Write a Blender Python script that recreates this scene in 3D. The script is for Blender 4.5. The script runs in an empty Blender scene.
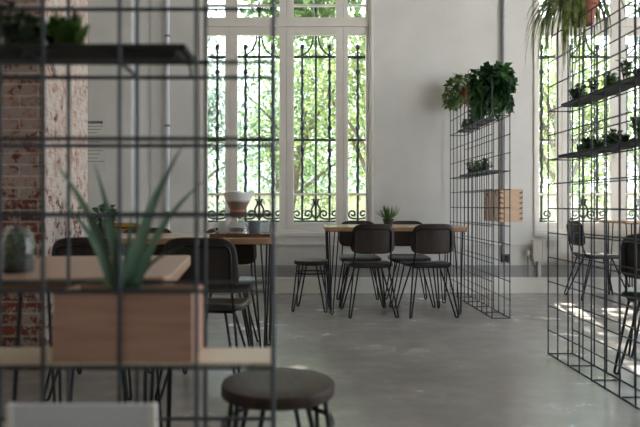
import bpy, math, random
from mathutils import Vector, Matrix, Euler
R = math.radians
random.seed(7)
SC = bpy.context.scene
COL = SC.collection

# ------------------------------------------------------------------ materials
def srgb(r, g, b):
    f = lambda c: (c/12.92 if c <= .04045 else ((c+.055)/1.055)**2.4)
    return (f(r/255), f(g/255), f(b/255), 1)

def new_mat(name):
    m = bpy.data.materials.new(name); m.use_nodes = True
    nt = m.node_tree
    return m, nt, nt.nodes['Principled BSDF']

def N(nt, kind, **kw):
    n = nt.nodes.new(kind)
    for k, v in kw.items():
        if k in n.inputs: n.inputs[k].default_value = v
        else: setattr(n, k, v)
    return n

def ramp(nt, fac, stops):
    r = nt.nodes.new('ShaderNodeValToRGB')
    els = r.color_ramp.elements
    while len(els) < len(stops): els.new(.5)
    for e, (p, c) in zip(els, stops): e.position = p; e.color = c
    nt.links.new(fac, r.inputs['Fac'])
    return r

def mat_noise(name, c1, c2, scale=8, rough=.5, metal=0, stretch=(1,1,1), bump=0, spec=.5, detail=5, lo=.3, hi=.7, rough2=None):
    m, nt, b = new_mat(name)
    tc = N(nt, 'ShaderNodeTexCoord'); mp = N(nt, 'ShaderNodeMapping')
    mp.inputs['Scale'].default_value = stretch
    nt.links.new(tc.outputs['Object'], mp.inputs['Vector'])
    no = N(nt, 'ShaderNodeTexNoise', Scale=scale, Detail=detail)
    nt.links.new(mp.outputs['Vector'], no.inputs['Vector'])
    r = ramp(nt, no.outputs['Fac'], [(lo, c1), (hi, c2)])
    nt.links.new(r.outputs['Color'], b.inputs['Base Color'])
    b.inputs['Roughness'].default_value = rough
    b.inputs['Metallic'].default_value = metal
    b.inputs['Specular IOR Level'].default_value = spec
    if rough2 is not None:
        rr = ramp(nt, no.outputs['Fac'], [(lo, (rough,)*3+(1,)), (hi, (rough2,)*3+(1,))])
        nt.links.new(rr.outputs['Color'], b.inputs['Roughness'])
    if bump:
        bp = N(nt, 'ShaderNodeBump', Strength=bump, Distance=.01)
        nt.links.new(no.outputs['Fac'], bp.inputs['Height'])
        nt.links.new(bp.outputs['Normal'], b.inputs['Normal'])
    return m

def mat_leaf(name, c1, c2, transl=.45, rough=.5, scale=6):
    m, nt, b = new_mat(name)
    tc = N(nt, 'ShaderNodeTexCoord')
    no = N(nt, 'ShaderNodeTexNoise', Scale=scale, Detail=2)
    nt.links.new(tc.outputs['Object'], no.inputs['Vector'])
    r = ramp(nt, no.outputs['Fac'], [(.35, c1), (.65, c2)])
    nt.links.new(r.outputs['Color'], b.inputs['Base Color'])
    b.inputs['Roughness'].default_value = rough
    b.inputs['Specular IOR Level'].default_value = .3
    tr = N(nt, 'ShaderNodeBsdfTranslucent')
    nt.links.new(r.outputs['Color'], tr.inputs['Color'])
    mx = N(nt, 'ShaderNodeMixShader'); mx.inputs[0].default_value = transl
    nt.links.new(b.outputs[0], mx.inputs[1]); nt.links.new(tr.outputs[0], mx.inputs[2])
    nt.links.new(mx.outputs[0], nt.nodes['Material Output'].inputs['Surface'])
    return m

def mat_glass(name, tint=(1,1,1,1), refl=1.0, milk=0.0, power=5):
    m, nt, b = new_mat(name)
    nt.nodes.remove(b)
    t = N(nt, 'ShaderNodeBsdfTransparent'); t.inputs['Color'].default_value = tint
    g = N(nt, 'ShaderNodeBsdfGlossy', Roughness=.03)
    lw = N(nt, 'ShaderNodeLayerWeight', Blend=.5)
    pw = N(nt, 'ShaderNodeMath', operation='POWER'); pw.inputs[1].default_value = power
    nt.links.new(lw.outputs['Facing'], pw.inputs[0])
    mu = N(nt, 'ShaderNodeMath', operation='MULTIPLY_ADD'); mu.inputs[1].default_value = .7*refl; mu.inputs[2].default_value = .03*refl
    nt.links.new(pw.outputs[0], mu.inputs[0])
    mx = N(nt, 'ShaderNodeMixShader')
    nt.links.new(mu.outputs[0], mx.inputs[0])
    last = t
    if milk:
        d = N(nt, 'ShaderNodeBsdfDiffuse'); d.inputs['Color'].default_value = (.8,.82,.85,1)
        m2 = N(nt, 'ShaderNodeMixShader'); m2.inputs[0].default_value = milk
        nt.links.new(t.outputs[0], m2.inputs[1]); nt.links.new(d.outputs[0], m2.inputs[2]); last = m2
    nt.links.new(last.outputs[0], mx.inputs[1]); nt.links.new(g.outputs[0], mx.inputs[2])
    nt.links.new(mx.outputs[0], nt.nodes['Material Output'].inputs['Surface'])
    return m

def mat_brick(name):
    m, nt, b = new_mat(name)
    tc = N(nt, 'ShaderNodeTexCoord'); sp = N(nt, 'ShaderNodeSeparateXYZ')
    nt.links.new(tc.outputs['Object'], sp.inputs[0])
    ad = N(nt, 'ShaderNodeMath', operation='SUBTRACT')
    nt.links.new(sp.outputs['X'], ad.inputs[0]); nt.links.new(sp.outputs['Y'], ad.inputs[1])
    cb = N(nt, 'ShaderNodeCombineXYZ')
    nt.links.new(ad.outputs[0], cb.inputs['X']); nt.links.new(sp.outputs['Z'], cb.inputs['Y'])
    br = N(nt, 'ShaderNodeTexBrick', Scale=1.0)
    br.inputs['Brick Width'].default_value = .22; br.inputs['Row Height'].default_value = .068
    br.inputs['Mortar Size'].default_value = .008; br.inputs['Mortar Smooth'].default_value = .3
    br.inputs['Color1'].default_value = srgb(128, 66, 46)
    br.inputs['Color2'].default_value = srgb(92, 46, 36)
    br.inputs['Mortar'].default_value = srgb(150, 135, 122)
    nt.links.new(cb.outputs[0], br.inputs['Vector'])
    n1 = N(nt, 'ShaderNodeTexNoise', Scale=17.0, Detail=9, Roughness=.72)
    nt.links.new(tc.outputs['Object'], n1.inputs['Vector'])
    n2 = N(nt, 'ShaderNodeTexNoise', Scale=4.0, Detail=3)
    nt.links.new(tc.outputs['Object'], n2.inputs['Vector'])
    # whitewash has worn off mostly on the lowest metre of the masonry
    mr = N(nt, 'ShaderNodeMapRange')
    mr.inputs['From Min'].default_value = .8; mr.inputs['From Max'].default_value = 1.3
    mr.inputs['To Min'].default_value = -.075; mr.inputs['To Max'].default_value = .02
    nt.links.new(sp.outputs['Z'], mr.inputs['Value'])
    # the face towards the windows kept more of its whitewash
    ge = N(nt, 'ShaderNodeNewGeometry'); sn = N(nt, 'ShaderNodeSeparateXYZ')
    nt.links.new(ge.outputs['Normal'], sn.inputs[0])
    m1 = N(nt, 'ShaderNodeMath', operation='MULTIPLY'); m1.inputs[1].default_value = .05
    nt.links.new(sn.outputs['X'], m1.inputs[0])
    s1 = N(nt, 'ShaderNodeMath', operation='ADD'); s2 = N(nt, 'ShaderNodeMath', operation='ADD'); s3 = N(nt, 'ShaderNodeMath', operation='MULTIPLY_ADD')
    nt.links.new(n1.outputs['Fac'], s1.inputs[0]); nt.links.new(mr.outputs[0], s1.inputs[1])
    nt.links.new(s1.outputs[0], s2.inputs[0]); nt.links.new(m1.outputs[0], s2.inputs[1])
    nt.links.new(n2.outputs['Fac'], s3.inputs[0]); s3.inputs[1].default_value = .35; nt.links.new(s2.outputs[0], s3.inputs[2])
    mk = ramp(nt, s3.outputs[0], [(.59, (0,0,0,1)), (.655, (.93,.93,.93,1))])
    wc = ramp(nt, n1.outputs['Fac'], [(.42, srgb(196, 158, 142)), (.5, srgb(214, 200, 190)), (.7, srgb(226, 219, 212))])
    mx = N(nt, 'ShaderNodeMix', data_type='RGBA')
    th = N(nt, 'ShaderNodeMapRange')     # front face mixed darker, its shade put into the colour
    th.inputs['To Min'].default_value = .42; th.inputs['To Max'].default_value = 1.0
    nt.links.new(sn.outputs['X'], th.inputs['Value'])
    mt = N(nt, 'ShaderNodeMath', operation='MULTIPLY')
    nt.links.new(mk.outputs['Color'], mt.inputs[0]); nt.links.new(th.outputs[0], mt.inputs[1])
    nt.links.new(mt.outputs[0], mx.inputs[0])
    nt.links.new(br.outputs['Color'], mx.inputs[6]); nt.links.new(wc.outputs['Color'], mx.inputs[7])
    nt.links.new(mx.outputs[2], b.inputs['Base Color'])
    b.inputs['Roughness'].default_value = .9
    h = N(nt, 'ShaderNodeMath', operation='MULTIPLY_ADD')
    nt.links.new(br.outputs['Fac'], h.inputs[0]); h.inputs[1].default_value = -.6; nt.links.new(s3.outputs[0], h.inputs[2])
    bp = N(nt, 'ShaderNodeBump', Strength=.7, Distance=.012)
    nt.links.new(h.outputs[0], bp.inputs['Height']); nt.links.new(bp.outputs['Normal'], b.inputs['Normal'])
    return m

def mat_floor():
    m, nt, b = new_mat('polished_concrete')
    tc = N(nt, 'ShaderNodeTexCoord')
    n1 = N(nt, 'ShaderNodeTexNoise', Scale=1.3, Detail=6, Roughness=.6)
    n2 = N(nt, 'ShaderNodeTexNoise', Scale=6.0, Detail=7, Roughness=.65)
    mp = N(nt, 'ShaderNodeMapping'); mp.inputs['Scale'].default_value = (.8, 1.0, 1)
    nt.links.new(tc.outputs['Object'], mp.inputs['Vector'])
    nt.links.new(tc.outputs['Object'], n1.inputs['Vector']); nt.links.new(mp.outputs['Vector'], n2.inputs['Vector'])
    mx = N(nt, 'ShaderNodeMath', operation='MULTIPLY_ADD')
    nt.links.new(n2.outputs['Fac'], mx.inputs[0]); mx.inputs[1].default_value = .6
    nt.links.new(n1.outputs['Fac'], mx.inputs[2])
    r = ramp(nt, mx.outputs[0], [(.5, srgb(132, 124, 115)), (.8, srgb(150, 142, 133)), (1.1, srgb(172, 164, 154))])
    nt.links.new(r.outputs['Color'], b.inputs['Base Color'])
    rr = ramp(nt, mx.outputs[0], [(.55, (.23,)*3+(1,)), (1.0, (.28,)*3+(1,))])
    nt.links.new(rr.outputs['Color'], b.inputs['Roughness'])
    b.inputs['Specular IOR Level'].default_value = .75
    bp = N(nt, 'ShaderNodeBump', Strength=.02, Distance=.01)
    nt.links.new(n2.outputs['Fac'], bp.inputs['Height']); nt.links.new(bp.outputs['Normal'], b.inputs['Normal'])
    return m

MT = {}
MT['wall']   = mat_noise('white_plaster', srgb(222, 219, 213), srgb(232, 229, 224), 3, .85, bump=.05)
MT['ceil']   = mat_noise('ceiling_paint', srgb(225, 224, 220), srgb(235, 234, 230), 3, .9)
MT['trimw']  = mat_noise('white_gloss_paint', srgb(224, 219, 210), srgb(234, 230, 222), 4, .4)
MT['frame']  = mat_noise('cream_window_paint', srgb(236, 229, 219), srgb(243, 237, 229), 5, .45)
MT['trunk']  = mat_noise('grey_trunking', srgb(158, 156, 153), srgb(172, 170, 167), 6, .6)
MT['lowwall']= mat_noise('grey_shade_paint', srgb(214, 211, 206), srgb(224, 221, 216), 3, .8)  # plaster tone greyed for shade under the ledge; also on radiator parts
MT['floor']  = mat_floor()
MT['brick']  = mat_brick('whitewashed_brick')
MT['iron']   = mat_noise('black_wrought_iron', srgb(32, 38, 44), srgb(48, 56, 62), 20, .5, metal=.3, bump=.1)
MT['wire']   = mat_noise('dark_steel_wire', srgb(48, 54, 60), srgb(62, 68, 74), 15, .5, metal=.2)
MT['wiren']  = mat_noise('lit_steel_wire', srgb(56, 63, 68), srgb(70, 77, 82), 15, .5, metal=.1)  # same steel as the other screens, lightened in colour for the light on it
MT['black']  = mat_noise('black_powder_steel', srgb(16, 17, 19), srgb(26, 27, 29), 15, .4, metal=.3)
MT['chair']  = mat_noise('dark_walnut_shell', srgb(38, 29, 23), srgb(54, 42, 34), 6, .42, stretch=(6,1,1))
MT['seat']   = mat_noise('dark_seat_lacquer', srgb(40, 36, 34), srgb(54, 48, 45), 6, .34, stretch=(6,1,1), spec=.6)
MT['mustard']= mat_noise('mustard_shell', srgb(176, 128, 28), srgb(192, 142, 40), 6, .5)
MT['stool']  = mat_noise('dark_stool_wood', srgb(50, 38, 34), srgb(76, 58, 50), 5, .5, stretch=(9,1,1), spec=.35)
MT['edge']   = mat_noise('plywood_edge', srgb(152, 112, 80), srgb(176, 134, 100), 9, .5, stretch=(1,1,14))
MT['top']    = mat_noise('oak_tabletop', srgb(176, 142, 112), srgb(194, 160, 130), 5, .22, stretch=(1.5,12,6), spec=.6)
MT['topn']   = mat_noise('worn_tabletop', srgb(168, 134, 112), srgb(184, 150, 128), 5, .4, stretch=(1.5,12,6))
MT['edgen']  = mat_noise('dark_edge', srgb(92, 62, 44), srgb(116, 80, 58), 9, .5, stretch=(1,1,14))
MT['pale']   = mat_noise('pale_pine', srgb(222, 198, 172), srgb(234, 212, 188), 5, .45, stretch=(1.5,14,6))
MT['planter']= mat_noise('pinkish_plywood', srgb(176, 134, 116), srgb(198, 156, 136), 5, .6, stretch=(1.2,6,9))
MT['crate']  = mat_noise('light_plywood', srgb(208, 172, 142), srgb(222, 188, 158), 5, .55, stretch=(2,2,9))
MT['dplank'] = mat_noise('dark_plank', srgb(24, 26, 24), srgb(38, 40, 36), 6, .7, stretch=(2,10,4))
MT['gplank'] = mat_noise('grey_plank', srgb(84, 84, 84), srgb(104, 104, 102), 6, .7, stretch=(8,2,4))
MT['joint']  = mat_noise('dark_joint_wood', srgb(118, 92, 74), srgb(138, 110, 90), 10, .7)
MT['soil']   = mat_noise('potting_soil', srgb(38, 28, 22), srgb(62, 48, 38), 40, .95, bump=.6)
MT['terra']  = mat_noise('terracotta', srgb(168, 96, 66), srgb(188, 114, 82), 8, .75)
MT['terrad'] = mat_noise('shaded_terracotta', srgb(134, 74, 50), srgb(156, 90, 64), 8, .75)  # terracotta darkened in colour for the shade on the spider plant pot
MT['dpot']   = mat_noise('dark_pot', srgb(44, 40, 38), srgb(64, 58, 54), 8, .5)
MT['aloe']   = mat_leaf('aloe_leaf', srgb(76, 100, 80), srgb(108, 134, 108), .12, .4, 9)
MT['ivy']    = mat_leaf('ivy_leaf', srgb(32, 66, 34), srgb(66, 108, 52), .2, .45, 5)
MT['herb']   = mat_leaf('herb_leaf', srgb(66, 96, 52), srgb(122, 146, 84), .3, .5, 8)
MT['succ']   = mat_leaf('succulent_leaf', srgb(58, 84, 52), srgb(98, 126, 78), .15, .5, 30)
MT['succd']  = mat_leaf('dark_succulent_leaf', srgb(36, 52, 34), srgb(58, 80, 46), .12, .5, 30)
MT['lime']   = mat_leaf('lime_succulent_leaf', srgb(58, 84, 32), srgb(88, 116, 50), .2, .5, 20)
MT['spider'] = mat_leaf('spider_blade', srgb(104, 128, 62), srgb(206, 214, 160), .5, .45, 22)
MT['glass']  = mat_glass('window_glass', (.97,.98,.97,1), .8)
MT['cup']    = mat_glass('clear_cup_glass', (.88,.91,.92,1), 1.4, .10, 1.8)
MT['jar']    = mat_glass('jar_glass', (.66,.74,.68,1), 1.3, .05, 2.5)
MT['white']  = mat_noise('white_ceramic', srgb(222, 222, 222), srgb(232, 232, 232), 8, .25)
MT['whiteb'] = mat_noise('white_laminate', srgb(214, 214, 220), srgb(222, 222, 228), 3, .45)
MT['greyc']  = mat_noise('grey_ceramic', srgb(112, 118, 128), srgb(134, 140, 150), 8, .35)
MT['coffee'] = mat_noise('wet_coffee_filter', srgb(150, 98, 50), srgb(186, 134, 80), 10, .5)
MT['foam']   = mat_noise('white_filter_paper', srgb(236, 232, 226), srgb(246, 243, 238), 12, .8)
MT['collar'] = mat_noise('collar_wood', srgb(176, 112, 64), srgb(200, 134, 82), 9, .5, stretch=(1,1,6))
MT['tray']   = mat_noise('tray_wood', srgb(92, 56, 42), srgb(122, 78, 58), 6, .45, stretch=(2,12,3))
MT['pipe']   = mat_noise('white_pipe_paint', srgb(228, 230, 234), srgb(236, 238, 242), 6, .35)
MT['conduit']= mat_noise('grey_conduit', srgb(136, 137, 142), srgb(152, 153, 158), 10, .4, metal=.4)
MT['socket'] = mat_noise('grey_plastic', srgb(74, 75, 80), srgb(86, 87, 92), 10, .5)
MT['ink']    = mat_noise('dark_ink', srgb(52, 52, 58), srgb(66, 66, 72), 10, .8)
MT['paper']  = mat_noise('poster_paper', srgb(214, 212, 214), srgb(222, 220, 222), 6, .8)
MT['bark']   = mat_noise('tree_bark', srgb(84, 72, 60), srgb(120, 106, 90), 10, .9, stretch=(4,4,1), bump=.5)
MT['grass']  = mat_noise('garden_ground', srgb(112, 124, 74), srgb(160, 156, 118), 2, .95)
MT['gwall']  = mat_noise('garden_wall_render', srgb(196, 186, 164), srgb(214, 206, 186), 3, .9)
MT['bldg']   = mat_noise('white_render', srgb(238, 238, 236), srgb(246, 246, 244), 2, .9)
MT['bglass'] = mat_noise('dark_building_glass', srgb(196, 202, 210), srgb(210, 216, 222), 3, .3)
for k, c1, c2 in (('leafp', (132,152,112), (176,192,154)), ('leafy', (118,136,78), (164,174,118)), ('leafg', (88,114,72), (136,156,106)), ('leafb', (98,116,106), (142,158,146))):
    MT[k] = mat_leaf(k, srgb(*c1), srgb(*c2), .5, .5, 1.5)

# ------------------------------------------------------------------ mesh helper
class MB:
    def __init__(s): s.v = []; s.f = []
    def add(s, vs, fs):
        o = len(s.v); s.v += [tuple(p) for p in vs]; s.f += [tuple(i+o for i in f) for f in fs]; return s
    def box(s, x0, y0, z0, x1, y1, z1):
        vs = [(x0,y0,z0),(x1,y0,z0),(x1,y1,z0),(x0,y1,z0),(x0,y0,z1),(x1,y0,z1),(x1,y1,z1),(x0,y1,z1)]
        return s.add(vs, [(3,2,1,0),(4,5,6,7),(0,1,5,4),(1,2,6,5),(2,3,7,6),(3,0,4,7)])
    def rbox(s, c, size, rot):
        h = [d/2 for d in size]; m = Euler(rot).to_matrix(); c = Vector(c)
        vs = [c + m @ Vector((sx*h[0], sy*h[1], sz*h[2])) for sz in (-1,1) for sx, sy in ((-1,-1),(1,-1),(1,1),(-1,1))]
        return s.add(vs, [(3,2,1,0),(4,5,6,7),(0,1,5,4),(1,2,6,5),(2,3,7,6),(3,0,4,7)])
    def tube(s, pts, r, n=7, closed=False):
        pts = [Vector(p) for p in pts]; k = len(pts)
        rad = r if isinstance(r, (list, tuple)) else [r]*k
        rings = []; u = None
        for i, p in enumerate(pts):
            if closed: t = pts[(i+1) % k] - pts[i-1]
            else: t = pts[min(i+1, k-1)] - pts[max(i-1, 0)]
            t.normalize()
            if u is None: u = t.orthogonal().normalized()
            else:
                u = u - t*u.dot(t)
                u = u.normalized() if u.length > 1e-6 else t.orthogonal().normalized()
            w = t.cross(u)
            rings.append([p + (u*math.cos(a) + w*math.sin(a))*rad[i] for a in (2*math.pi*j/n for j in range(n))])
        vs = [q for g in rings for q in g]; fs = []
        m = k if closed else k-1
        for i in range(m):
            a, b = i*n, ((i+1) % k)*n
            for j in range(n):
                j2 = (j+1) % n
                fs.append((a+j, a+j2, b+j2, b+j))
        if not closed:
            fs.append(tuple(reversed(range(n)))); fs.append(tuple(range((k-1)*n, k*n)))
        return s.add(vs, fs)
    def lathe(s, prof, c=(0,0,0), n=24, cap=True):
        vs = []; fs = []
        for r, z in prof:
            for j in range(n):
                a = 2*math.pi*j/n
                vs.append((c[0]+r*math.cos(a), c[1]+r*math.sin(a), c[2]+z))
        for i in range(len(prof)-1):
            for j in range(n):
                j2 = (j+1) % n
                fs.append((i*n+j, i*n+j2, (i+1)*n+j2, (i+1)*n+j))
        if cap:
            fs.append(tuple(reversed(range(n)))); fs.append(tuple(range((len(prof)-1)*n, len(prof)*n)))
        return s.add(vs, fs)
    def slab(s, a, b, h, e=4, n=40, bev=.004, warp=None, rings=(1,.85,.65,.45,.25)):
        """rounded slab: superellipse a x b (half sizes), thickness h centred on z=0, warped by a function"""
        out = []
        for j in range(n):
            t = 2*math.pi*(j+.5)/n; c, q = math.cos(t), math.sin(t)
            out.append((a*math.copysign(abs(c)**(2/e), c), b*math.copysign(abs(q)**(2/e), q)))
        layers = []
        def ring(k, z, inset=0):
            return [(x*k*(1-inset/a), y*k*(1-inset/b), z) for x, y in out]
        for k in reversed(rings): layers.append(ring(k, -h/2, bev if k == 1 else 0))
        layers.append(ring(1, -h/2+bev)); layers.append(ring(1, h/2-bev))
        for k in rings: layers.append(ring(k, h/2, bev if k == 1 else 0))
        vs = [p for l in layers for p in l] + [(0,0,-h/2), (0,0,h/2)]
        fs = []; L = len(layers)
        for i in range(L-1):
            for j in range(n):
                j2 = (j+1) % n
                fs.append((i*n+j, i*n+j2, (i+1)*n+j2, (i+1)*n+j))
        for j in range(n):
            fs.append((L*n, (j+1) % n, j)); fs.append((L*n+1, (L-1)*n+j, (L-1)*n+(j+1) % n))
        if warp: vs = [warp(*p) for p in vs]
        return s.add(vs, fs)
    def ball(s, c, r, n=8, sq=(1,1,1)):
        prof = [(max(.001, math.sin(math.pi*i/n)), -math.cos(math.pi*i/n)) for i in range(n+1)]
        vs = []; fs = []; m = n+4
        for a, z in prof:
            for j in range(m):
                t = 2*math.pi*j/m
                vs.append((c[0]+r*sq[0]*a*math.cos(t), c[1]+r*sq[1]*a*math.sin(t), c[2]+r*sq[2]*z))
        for i in range(n):
            for j in range(m):
                fs.append((i*m+j, i*m+(j+1) % m, (i+1)*m+(j+1) % m, (i+1)*m+j))
        return s.add(vs, fs)
    def leaf(s, p, d, up, L, W, fold=.15):
        """a pointed leaf: six-vertex card folded along its midrib"""
        p = Vector(p); d = Vector(d).normalized()
        w = d.cross(Vector(up))
        w = w.normalized() if w.length > 1e-5 else d.orthogonal().normalized()
        nn = w.cross(d)
        vs = [p, p+d*L*.45+w*W*.5+nn*W*fold, p+d*L-nn*L*.12, p+d*L*.45-w*W*.5+nn*W*fold, p+d*L*.5]
        return s.add(vs, [(0,1,4),(1,2,4),(0,4,3),(4,2,3)])
    def blade(s, pts, w0, thick=.0, side=None, tip=.05, prof=None):
        """long strap leaf along pts with a channel section"""
        pts = [Vector(p) for p in pts]; k = len(pts); vs = []; fs = []
        for i, p in enumerate(pts):
            t = (pts[min(i+1,k-1)]-pts[max(i-1,0)]).normalized()
            sd = Vector(side) if side is not None else t.cross(Vector((0,0,1)))
            sd = sd - t*sd.dot(t)
            sd = sd.normalized() if sd.length > 1e-5 else t.orthogonal().normalized()
            nn = sd.cross(t)
            u = i/(k-1)
            w = w0*(prof(u) if prof else max(tip, (1-u)**.7))/2
            th = thick*max(.05, 1-u)
            vs += [p-sd*w+nn*w*.35, p+nn*(-th), p+sd*w+nn*w*.35, p+nn*(w*.12)]
        for i in range(k-1):
            a, b = i*4, (i+1)*4
            for j in range(4):
                j2 = (j+1) % 4
                fs.append((a+j, a+j2, b+j2, b+j))
        fs.append((3,2,1,0)); fs.append(tuple(range((k-1)*4, k*4)))
        return s.add(vs, fs)
    def build(s, name, mat, parent=None, smooth=True, bevel=0, angle=40):
        me = bpy.data.meshes.new(name)
        me.from_pydata(s.v, [], s.f); me.validate(); me.update()
        if smooth:
            me.polygons.foreach_set('use_smooth', [True]*len(me.polygons))
            me.set_sharp_from_angle(angle=R(angle))
        me.materials.append(MT[mat] if isinstance(mat, str) else mat)
        o = bpy.data.objects.new(name, me); COL.objects.link(o)
        if parent is not None: o.parent = parent
        if bevel:
            bv = o.modifiers.new('edges', 'BEVEL'); bv.width = bevel; bv.segments = 2; bv.limit_method = 'ANGLE'
        return o

def tag(o, label, cat, group=None, kind=None):
    if label: o['label'] = label
    if cat: o['category'] = cat
    if group: o['group'] = group
    if kind: o['kind'] = kind
    return o
def thing(name, label, cat, loc=(0,0,0), rz=0, group=None):
    o = bpy.data.objects.new(name, None); COL.objects.link(o)
    o.empty_display_size = .1
    o.location = loc; o.rotation_euler = (0,0,rz)
    return tag(o, label, cat, group)
def struct(name, mb, mat, label=None, cat=None, **kw):
    o = mb.build(name, mat, **kw); return tag(o, label, cat, kind='structure')
def dup(root, loc, rz, label, group=None):
    r = root.copy(); COL.objects.link(r); r.location = loc; r.rotation_euler = (0,0,rz); r['label'] = label
    if group: r['group'] = group
    for ch in list(root.children):
        c = ch.copy(); COL.objects.link(c); c.parent = r
        for g in list(ch.children):
            d = g.copy(); COL.objects.link(d); d.parent = c
    return r

# ------------------------------------------------------------------ room shell
YW = 7.2           # inner face of the window wall
XL, XR, YF, ZC = -3.4, 5.2, -2.6, 4.3
struct('floor', MB().box(XL-.3, YF-.3, -.2, XR+.3, YW+.35, 0), 'floor', 'grey polished concrete floor', 'floor', smooth=False)
struct('ceiling', MB().box(XL-.3, YF-.3, ZC, XR+.3, YW+.35, ZC+.2), 'ceil', 'high white ceiling above the room', 'ceiling', smooth=False)
WZ0, WZ1 = .665, 3.72                       # window opening
W1 = (-1.165, .725); W2 = (2.59, 4.48)
def wall_with_holes_x(mb, x0, x1, y0, y1, holes, z1=ZC):
    x = x0
    for a, b, c, d in holes:
        mb.box(x, y0, 0, a, y1, z1); mb.box(a, y0, 0, b, y1, c); mb.box(a, y0, d, b, y1, z1); x = b
    mb.box(x, y0, 0, x1, y1, z1)
def wall_with_holes_y(mb, y0, y1, x0, x1, holes, z1=ZC):
    y = y0
    for a, b, c, d in holes:
        mb.box(x0, y, 0, x1, a, z1); mb.box(x0, a, 0, x1, b, c); mb.box(x0, a, d, x1, b, z1); y = b
    mb.box(x0, y, 0, x1, y1, z1)
wb = MB(); wall_with_holes_x(wb, XL, XR, YW, YW+.3, [W1+(WZ0, WZ1), W2+(WZ0, WZ1)])
struct('wall_back', wb, 'wall', 'white plaster wall holding the two tall windows', 'wall', smooth=False)
struct('wall_left', MB().box(XL-.3, YF, 0, XL, YW+.3, ZC), 'wall', 'white left wall of the room', 'wall', smooth=False)
wr = MB(); wall_with_holes_y(wr, YF, YW+.3, XR, XR+.3, [(.6, 2.4, .6, 3.8), (3.2, 5.0, .6, 3.8)])
struct('wall_right', wr, 'wall', 'white right wall with its own windows', 'wall', smooth=False)
wf = MB().box(XL, YF-.3, 0, XR, YF, ZC)
struct('wall_front', wf, 'wall', 'white wall behind the viewer', 'wall', smooth=False)
# projecting wall section with the notice, at far left
struct('wall_projection', MB().box(XL, 6.93, 0, -1.90, YW, ZC), 'wall', 'grey shaded wall section projecting beside the brick pillar', 'wall', smooth=False)
struct('painted_light_strip', MB().box(-1.90, 6.94, 0, -1.892, YW-.065, ZC), 'pipe', 'white strip imitating window light on the side of the projecting wall', 'trim', smooth=False)  # whitened strip paints the window light on this return face
# flat panel between projection and window
struct('trim_1', MB().box(-1.735, YW-.025, 0, -1.21, YW, ZC), 'wall', 'flat white wall panel left of the window', 'trim', smooth=False)
# dado ledge, strip greyed for the ledge's shade, trunking, baseboard
struct('trim_2', MB().box(-1.90, YW-.035, .535, XR, YW, .56), 'trimw', 'narrow white ledge along the wall below the windows', 'trim', smooth=False)
struct('trim_3', MB().box(-1.90, YW-.012, .31, XR, YW, .535), 'lowwall', 'wall strip below the ledge, greyed in colour for its shade', 'trim', smooth=False)
tk = MB().box(-1.90, YW-.03, .175, XR, YW, .31)
for z in (.205, .24, .275): tk.box(-1.90, YW-.038, z, XR, YW-.03, z+.016)
struct('trim_4', tk, 'trunk', 'ribbed grey trunking along the wall above the baseboard', 'trim', smooth=False)
struct('baseboard_back', MB().box(-1.90, YW-.06, 0, XR, YW, .165).box(-1.90, YW-.045, .165, XR, YW, .178), 'trimw', 'white baseboard below the windows', 'baseboard', smooth=False)
# brick pillar
struct('wall_pillar', MB().box(-2.75, 3.8, 0, -1.552, 4.55, ZC), 'brick', 'worn whitewashed brick pillar at the left', 'pillar', smooth=False)

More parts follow.
